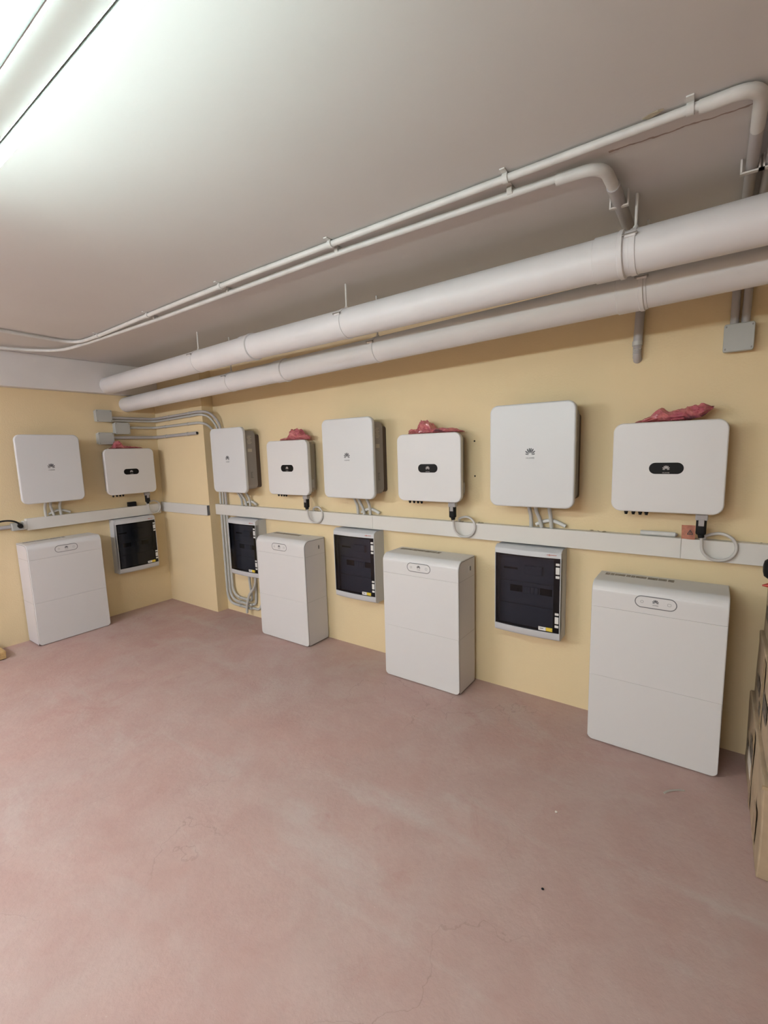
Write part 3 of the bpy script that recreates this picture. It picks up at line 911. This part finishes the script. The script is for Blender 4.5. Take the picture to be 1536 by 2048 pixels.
# ------------------------------------------------------------------ drain pipes below the ceiling
def drain(name, pts, r, hangers, couplings, label):
    pts = [Vector(p) for p in pts]
    d = (pts[-1] - pts[0])
    t = thing(name, label, 'pipe', (0, 0, 0))
    obj('pipe', sweep(BM(), pts, r, 40), 'pipe', t, True)
    dn = d.normalized()
    def at(x):
        for p, q in zip(pts, pts[1:]):
            if p.x <= x <= q.x: return p.lerp(q, (x - p.x) / (q.x - p.x))
    for x in couplings:
        c = at(x)
        k = obj('coupling', sweep(BM(), [c - dn * 0.055, c - dn * 0.052, c + dn * 0.030, c + dn * 0.034, c + dn * 0.048, c + dn * 0.052],
                                  [r + 0.001, r + 0.0045, r + 0.0045, r + 0.008, r + 0.008, r + 0.001], 40), 'pipe', t, True)
    for x in hangers:
        c = at(x)
        b = obj('hanger_band', sweep(BM(), [c - dn * 0.011, c - dn * 0.010, c + dn * 0.010, c + dn * 0.011], [r + 0.0005, r + 0.003, r + 0.003, r + 0.0005], 40), 'pipe', t, True)
        obj('hanger_rod', sweep(BM(), [c + Vector((0, 0, r)), Vector((c.x, c.y, H - 0.001))], 0.0055, 10), 'steel', b, True)
        obj('rod_nut', sweep(BM(), [c + Vector((0, 0, r + 0.001)), c + Vector((0, 0, r + 0.014))], [0.014, 0.008], 10), 'steel', b, True)
        # screw ear on the camera side of the band
        a = math.radians(150)
        e = c + Vector((0, -math.cos(math.radians(28)) * (r + 0.004), math.sin(math.radians(28)) * (r + 0.004)))
        bm = bbox(-0.026, 0.012, -0.009, 0.006, -0.008, 0.008, 0.002, 1)
        bmesh.ops.transform(bm, matrix=Matrix.Translation(e), verts=bm.verts)
        ear = obj('band_ear', bm, 'pipe', b)
        obj('band_screw', sweep(BM(), [e + Vector((-0.034, -0.006, 0.002)), e + Vector((0.016, -0.006, 0.002))], 0.0042, 8), 'screw', b, True)
    return t
drain('drain_pipe', [(0.05, -0.62, 2.324), (2.42, -0.757, 2.326), (7.9, -0.848, 2.348)], 0.0785, [4.70, 3.275, 1.785, 6.2], [2.42, 4.62], 'fat white drain pipe hung under the ceiling, farther from the wall')
drain('drain_pipe', [(0.0, -0.42, 2.160), (2.42, -0.478, 2.208), (7.9, -0.607, 2.337)], 0.073, [4.71, 3.285, 1.815, 6.2], [2.42, 4.66], 'white drain pipe hung between the fat pipe and the wall')

# ------------------------------------------------------------------ ceiling conduits
zc = H - 0.0165
G = 'pale conduits fixed to the ceiling'
def saddle(x, y, r=0.0125):
    def f(t):
        bm = BM()
        bx(bm, x - 0.009, x + 0.009, y - 0.036, y + 0.036, H - 0.004, H)
        s = obj('saddle', bm, 'conduit_white', t)
        obj('saddle_ring', sweep(BM(), [(x - 0.009, y, zc), (x + 0.009, y, zc)], r + 0.004, 14), 'conduit_white', t, True)
    return f
def saddle_y(x, y, r):
    def f(t):
        bm = BM()
        bx(bm, x - 0.032, x + 0.032, y - 0.008, y + 0.008, H - 2 * r - 0.010, H - 2 * r - 0.005)
        bx(bm, x - 0.032, x - 0.027, y - 0.008, y + 0.008, H - 2 * r - 0.006, H)
        bx(bm, x + 0.027, x + 0.032, y - 0.008, y + 0.008, H - 2 * r - 0.006, H)
        obj('saddle', bm, 'steel', t)
    return f
yU, yL = -1.224, -1.147
XS = (4.36, 3.57, 2.77, 1.98, 1.12)
u = conduit('ceiling_conduit', [(0.925, -5.5, zc), (0.905, -1.70, zc), (0.84, -1.17, zc), (1.25, -1.165, zc), (2.0, -1.195, zc), (3.0, -1.222, zc), (4.98, yU, zc)],
            0.0125, 'conduit_white', 'ceiling conduit running to the junction box, farther from the wall', G, [0.2, 0.16, 0.1, 0.1, 0.1],
            [saddle(4.88, yU), saddle(4.36, yU), saddle(3.57, yU), saddle(2.77, -1.215), saddle(1.98, -1.194), saddle(1.22, -1.166)])
obj('elbow', sweep(BM(), fillet([(4.90, yU, zc - 0.004), (5.035, yU, zc - 0.004), (5.035, -1.02, zc - 0.006)], 0.13, 10), 0.0175, 14), 'conduit_white', u, True)
obj('drop', sweep(BM(), fillet([(5.035, -1.05, zc - 0.006), (5.030, -0.024, zc - 0.006), (5.028, -0.024, 2.155)], 0.05, 8), 0.017, 14), 'flex', u, True)
saddle_y(5.035, -0.80, 0.018)(u)
zl = zc - 0.009
l = conduit('ceiling_conduit', [(0.24, -5.5, zl), (0.27, -1.75, zl), (0.42, -1.16, zl), (1.0, -1.135, zl), (2.0, -1.125, zl), (3.5, -1.152, zl), (4.52, yL + 0.018, zl)],
            0.0125, 'conduit_white', 'ceiling conduit running to the bare pipe end, nearer to the wall', G, [0.2, 0.3, 0.1, 0.1, 0.1],
            [saddle(4.345, yL + 0.010), saddle(3.55, -1.152), saddle(2.74, -1.138), saddle(1.95, -1.126), saddle(1.15, -1.133)])
obj('elbow', sweep(BM(), fillet([(4.50, yL + 0.018, zl - 0.004), (4.645, yL + 0.022, zl - 0.006), (4.650, -0.95, zl - 0.008)], 0.12, 10), 0.0185, 14), 'conduit_white', l, True)
obj('drop', sweep(BM(), fillet([(4.650, -0.98, zl - 0.008), (4.640, -0.030, zl - 0.008), (4.625, -0.030, 2.135)], 0.05, 8), 0.022, 14), 'flex', l, True)
obj('drop_collar', sweep(BM(), [(4.6245, -0.030, 2.150), (4.6245, -0.030, 2.128)], 0.0245, 14), 'conduit', l, True)
pts = [(4.6245, -0.030, 2.130 - 0.004 * i) for i in range(13)] + [(4.6245, -0.022, 2.073), (4.6245, -0.008, 2.064), (4.6245, 0.0, 2.062)]
obj('flexible_end', sweep(BM(), pts, [0.0215 if i % 2 else 0.0190 for i in range(len(pts))], 14), 'flex', l, True)
saddle_y(4.649, -0.845, 0.022)(l)
c = conduit('ceiling_conduit', [(5.070, -0.024, 2.155), (5.078, -0.024, zc - 0.006), (5.085, -1.15, zc - 0.006), (5.9, -1.2, zc - 0.006), (7.8, -1.2, zc - 0.006)], 0.017, 'flex',
            'second grey conduit from the high junction box up to the ceiling', G, [0.05, 0.12, 0.1])
saddle_y(5.083, -0.80, 0.018)(c)

# loose plaster flake on the ceiling
bm = BM()
random.seed(3)
pts = [(4.765, -1.222), (4.782, -1.216), (4.800, -1.222), (4.818, -1.232), (4.806, -1.236), (4.785, -1.232)]
vt = [bm.verts.new((x, y - 0.012, H - 0.0005 - random.uniform(0, 0.008))) for x, y in pts]
vb = [bm.verts.new((x, y - 0.012, H)) for x, y in pts]
bm.faces.new(vt)
for i in range(len(vt)): bm.faces.new((vt[i], vt[(i + 1) % 6], vb[(i + 1) % 6], vb[i]))
tag(obj('plaster_flake', bm, 'dirt'), 'loose flake of plaster peeling from the ceiling beside a conduit', 'plaster flake')

# ------------------------------------------------------------------ pink film bags on the inverters
def lerp_prof(prof, x):
    if x <= prof[0][0]: return prof[0][1]
    for (xa, ha), (xb, hb) in zip(prof, prof[1:]):
        if xa <= x <= xb: return ha + (hb - ha) * (x - xa) / (xb - xa)
    return prof[-1][1]
def bag(cx, zt, x0, x1, prof, seed, label, fn, base=((0, 0),), yc=-0.085, dep=0.085):
    """crumpled film bag lying on an inverter; prof / base: (x, height) of its upper and lower edge"""
    bm = BM()
    NU, NV = 44, 22
    rows = []
    for i in range(NU + 1):
        u = i / NU; x = x0 + (x1 - x0) * u
        h = lerp_prof(prof, x); b0 = lerp_prof(base, x)
        row = []
        for j in range(NV):
            a = 2 * math.pi * j / NV
            cy, sz = math.cos(a), math.sin(a)
            taper = min(1, min(u, 1 - u) / 0.12 + 0.12)
            y = dep * 0.5 * cy * taper
            z = b0 + (h - b0) * (sz + 1) / 2
            n1 = noise.noise_vector(Vector((x * 26 + seed, cy * 2.2, sz * 2.2 + seed)))
            n2 = noise.noise_vector(Vector((x * 70 + seed, cy * 5, sz * 5 - seed)))
            k = min(1.0, (h - b0) / 0.05) * (0.35 + max(sz, 0))
            row.append(Vector((x + n1.x * 0.010, y + n1.y * 0.016 + n2.y * 0.006, max(z + (n1.z * 0.014 + n2.z * 0.007) * k, 0.0006 + 0.0003 * j / NV))))
        rows.append(row)
    V = [[bm.verts.new(fn(Vector((cx[0], 0, 0)), p, yc, zt)) for p in r] for r in rows]
    for A, B in zip(V, V[1:]):
        for j in range(NV): bm.faces.new((A[j], A[(j + 1) % NV], B[(j + 1) % NV], B[j]))
    bm.faces.new(V[0][::-1]); bm.faces.new(V[-1])
    return tag(obj('plastic_bag', bm, 'bag', None, False), label, 'plastic bag', 'pink film bags lying on the inverters')
def onback(c, p, yc, zt): return Vector((c.x + p.x, yc + p.y, zt + p.z))
def onleft(c, p, yc, zt): return Vector((-(yc + p.y), c.x + p.x, zt + p.z))
bag((4.791,), 1.7265, -0.150, 0.178, [(-0.15, 0.003), (-0.10, 0.022), (-0.055, 0.056), (-0.035, 0.066), (-0.015, 0.052), (0.02, 0.050), (0.05, 0.062), (0.09, 0.068), (0.15, 0.068), (0.178, 0.062)], 1.3,
    'crumpled pink film bag on the inverter beside the cartons', onback, ((0.09, 0.0), (0.13, 0.012), (0.178, 0.055)))
bag((3.414,), 1.7265, -0.180, 0.240, [(-0.18, 0.018), (-0.15, 0.030), (-0.085, 0.032), (-0.075, 0.082), (-0.04, 0.090), (0.0, 0.070), (0.02, 0.030), (0.09, 0.030), (0.15, 0.030), (0.24, 0.004)], 5.1,
    'pink film bag with one raised fold, on the inverter between two wide boxes', onback)
bag((2.047,), 1.7265, -0.120, 0.220, [(-0.12, 0.004), (-0.05, 0.022), (0.008, 0.026), (0.018, 0.088), (0.08, 0.092), (0.13, 0.078), (0.16, 0.045), (0.205, 0.036), (0.22, 0.02)], 8.7,
    'pink film bag with a tall lump, on the inverter near the pillar', onback)
bag((-0.506,), 1.7115, -0.165, 0.165, [(-0.165, 0.004), (-0.122, 0.02), (-0.108, 0.066), (-0.065, 0.072), (-0.045, 0.03), (0.02, 0.022), (0.1, 0.016), (0.165, 0.003)], 12.2,
    'flat pink film bag on the inverter of the side wall', onleft)

# ------------------------------------------------------------------ small things on the trunking
ztop = 1.1265
t = thing('warning_tag', 'orange warning tag with a black triangle hanging by the inverter plug', 'tag', (4.898, -0.066, ztop))
bm = BM()
g = []
for i in range(7):
    for j in range(6):
        x = -0.029 + 0.058 * i / 6; z = 0.0 + 0.076 * j / 5
        y = 0.004 * math.sin(i * 1.1 + j * 0.7) - 0.02 * (j / 5)
        g.append(bm.verts.new((x, y, z)))
for i in range(6):
    for j in range(5):
        bm.faces.new((g[i * 6 + j], g[(i + 1) * 6 + j], g[(i + 1) * 6 + j + 1], g[i * 6 + j + 1]))
bmesh.ops.solidify(bm, geom=bm.faces[:], thickness=0.0006)
sheet = obj('tag_sheet', bm, 'tag', t, True)
tri = [(-0.004, 0.028), (0.020, 0.028), (0.008, 0.052), (-0.004, 0.028)]
obj('triangle_outline', sweep(BM(), fillet([(x, -0.0165 - (z - 0.028) * 0.26, z) for x, z in tri], 0.003, 3), 0.0016, 6), 'logo', sheet)
obj('exclamation_mark', bbox(0.0068, 0.0092, -0.0205, -0.0170, 0.033, 0.044), 'logo', sheet)

t = thing('conduit_offcut', 'pale conduit offcut lying on the trunking beside the orange tag', 'conduit', (4.766, -0.03, ztop + 0.0125))
obj('pipe', sweep(BM(), [(-0.087, 0, 0), (0.075, 0, 0)], 0.0125, 14), 'conduit_white', t, True)
obj('sleeve', sweep(BM(), [(-0.080, 0, 0), (0.062, 0, 0)], 0.0128, 14), 'conduit_white', t, True)
obj('end_plug', sweep(BM(), [(0.075, 0, 0), (0.084, 0, 0)], [0.0095, 0.005], 10), 'clamp', t, True)

t = thing('connector_block', 'small black connector block standing on the side wall trunking', 'connector', (0.033, -0.482, 1.1115))
obj('block', bbox(-0.020, 0.020, -0.040, 0.040, 0, 0.048, 0.004, 2), 'black_rubber', t)
for k in (-0.022, 0.0, 0.022):
    obj('port', bbox(0.0195, 0.022, k - 0.007, k + 0.007, 0.014, 0.034, 0.001, 1), 'inner_dark', t)

random.seed(11)
def crumbs(x, n, w, label):
    t = thing('plaster_crumbs', label, 'debris', (x, -0.035, ztop))
    for i in range(n):
        bm = BM()
        s = random.uniform(0.004, 0.009)
        bmesh.ops.create_icosphere(bm, subdivisions=1, radius=s)
        for v in bm.verts:
            v.co *= random.uniform(0.6, 1.15); v.co.z = v.co.z * 0.5 + s * 0.45
            v.co.x = v.co.x * 1.6
        dz = min(v.co.z for v in bm.verts)
        xx = random.uniform(-w, w); yy = random.uniform(-0.015, 0.015)
        for v in bm.verts: v.co += Vector((xx, yy, -dz))
        obj('crumb', bm, 'dirt', t)
crumbs(4.47, 7, 0.05, 'brown plaster crumbs on the trunking between wide box and tagged inverter')
crumbs(3.56, 6, 0.06, 'brown plaster crumbs on the trunking under the mid wall inverter lead')
crumbs(1.47, 5, 0.03, 'brown plaster crumbs on the trunking beside the pillar backup box')
crumbs(3.72, 5, 0.05, 'brown plaster crumbs on the trunking just past the mid wall lead loop')
crumbs(2.30, 5, 0.05, 'brown plaster crumbs on the trunking near the pillar inverter lead')
crumbs(5.20, 4, 0.08, 'brown plaster crumbs on the trunking above the brown cartons')

# ------------------------------------------------------------------ cartons and tool at the right
def carton(name, x0, x1, y0, y1, z0, z1, label, seed, prints):
    random.seed(seed)
    t = thing(name, label, 'carton', ((x0 + x1) / 2, (y0 + y1) / 2, z0), 0, 'brown cartons stacked by the wall')
    hx, hy, hz = (x1 - x0) / 2, (y1 - y0) / 2, z1 - z0
    bm = bbox(-hx, hx, -hy, hy, 0, hz, 0.006, 2)
    bmesh.ops.subdivide_edges(bm, edges=[e for e in bm.edges if e.calc_length() > 0.15], cuts=5, use_grid_fill=True)
    for v in bm.verts:
        n = noise.noise_vector(v.co * 5 + Vector((seed, 0, 0)))
        k = 0.006 if 0.02 < v.co.z < hz - 0.02 else 0.002
        v.co.x += n.x * k; v.co.y += n.y * k
    b = obj('box', bm, 'carton', t)
    obj('tape', bbox(-hx - 0.0045, -hx - 0.0035, -0.03, 0.03, 0.01, hz - 0.01), 'tape', b)
    for (ya, yb, za, zb, m) in prints:
        obj('print', bbox(-hx - 0.0052, -hx - 0.0042, ya, yb, za, zb), m, b)
    obj('flap_edge', bbox(-hx - 0.004, hx + 0.002, -hy - 0.003, -hy + 0.004, hz - 0.012, hz + 0.001), 'tape', b)
    return t
carton('cardboard_carton', 5.197, 5.78, -0.835, -0.03, 0, 0.375, 'bottom brown carton of the stack standing by the wall', 1,
       [(-0.02, 0.13, 0.21, 0.29, 'print_black'), (0.02, 0.17, 0.12, 0.20, 'paper'), (0.22, 0.26, 0.15, 0.19, 'print_black'), (-0.31, -0.22, 0.06, 0.2, 'tape')])
carton('cardboard_carton', 5.213, 5.78, -0.80, -0.04, 0.376, 0.70, 'middle brown carton of the stack standing by the wall', 2,
       [(0.10, 0.23, 0.10, 0.16, 'print_black'), (0.02, 0.09, 0.04, 0.09, 'print_black'), (-0.2, -0.05, 0.12, 0.2, 'print_black')])
carton('cardboard_carton', 5.228, 5.78, -0.78, -0.05, 0.701, 0.985, 'topmost brown carton of the stack, carrying the drill', 3,
       [(0.12, 0.26, 0.10, 0.16, 'print_black'), (-0.12, 0.05, 0.05, 0.13, 'print_black')])
t = thing('power_drill', 'black and red cordless drill lying on the topmost carton', 'power tool', (5.295, -0.35, 0.986))
obj('motor_body', sweep(BM(), [(x, 0, 0.090) for x in (-0.112, -0.108, -0.095, -0.075, -0.02, 0.05, 0.09, 0.12)], [0.018, 0.034, 0.044, 0.047, 0.046, 0.042, 0.038, 0.028], 20), 'black_rubber', t, True)
obj('chuck', sweep(BM(), [(0.118, 0, 0.090), (0.15, 0, 0.090), (0.185, 0, 0.090), (0.205, 0, 0.090)], [0.024, 0.023, 0.018, 0.009], 14), 'black_rubber', t, True)
obj('grip', bbox(-0.075, -0.025, -0.019, 0.019, 0.022, 0.06, 0.010, 3), 'red', t, True, 'red grip')
obj('battery_pack', bbox(-0.060, 0.06, -0.036, 0.036, 0.0, 0.034, 0.007, 3), 'red', t, True, 'red battery pack')
obj('release_tab', sweep(BM(), [(-0.056, 0, 0.016), (-0.085, 0, 0.018), (-0.111, 0, 0.014)], [0.015, 0.012, 0.003], 10), 'red', t, True, 'red release tab')

# low tan board box at the other edge
t = thing('tan_box', 'low tan cardboard box on the floor by the side wall', 'box', (0.165, -1.99, 0))
b = obj('box', bbox(-0.135, 0.137, -0.245, 0.245, 0.006, 0.062, 0.004, 2), 'wood', t)
obj('lid_edge', bbox(-0.137, 0.140, -0.247, 0.247, 0.046, 0.070, 0.003, 1), 'wood', t)
obj('foot', bbox(-0.12, 0.12, -0.235, 0.235, 0, 0.0065), 'bracket', t)

# offcut strip and bits on the floor
bm = BM()
path = spline([(4.878, -0.535, 0.003), (4.895, -0.512, 0.006), (4.925, -0.485, 0.006), (4.958, -0.463, 0.003)], 6)
L = [bm.verts.new(p + Vector((0.003, -0.004, 0))) for p in path]; Rr = [bm.verts.new(p - Vector((0.003, -0.004, -0.001))) for p in path]
for i in range(len(path) - 1): bm.faces.new((L[i], L[i + 1], Rr[i + 1], Rr[i]))
bmesh.ops.solidify(bm, geom=bm.faces[:], thickness=0.0012)
mn = min(v.co.z for v in bm.verts)
for v in bm.verts: v.co.z -= mn
tag(obj('plastic_offcut', bm, 'paper'), 'thin white plastic offcut lying on the floor by the battery cabinet', 'offcut')
for (x, y, s, m, lb) in ((4.555, -1.323, 0.006, 'inner_dark', 'tiny dark pebble alone on the open pink floor'), (4.497, -0.926, 0.007, 'paper', 'tiny pale plaster chip on the pink floor')):
    bm = BM(); bmesh.ops.create_icosphere(bm, subdivisions=1, radius=s)
    for v in bm.verts: v.co *= random.uniform(0.7, 1.1); v.co.z *= 0.6
    mn = min(v.co.z for v in bm.verts)
    for v in bm.verts: v.co += Vector((x, y, -mn))
    tag(obj('floor_chip', bm, m), lb, 'debris')
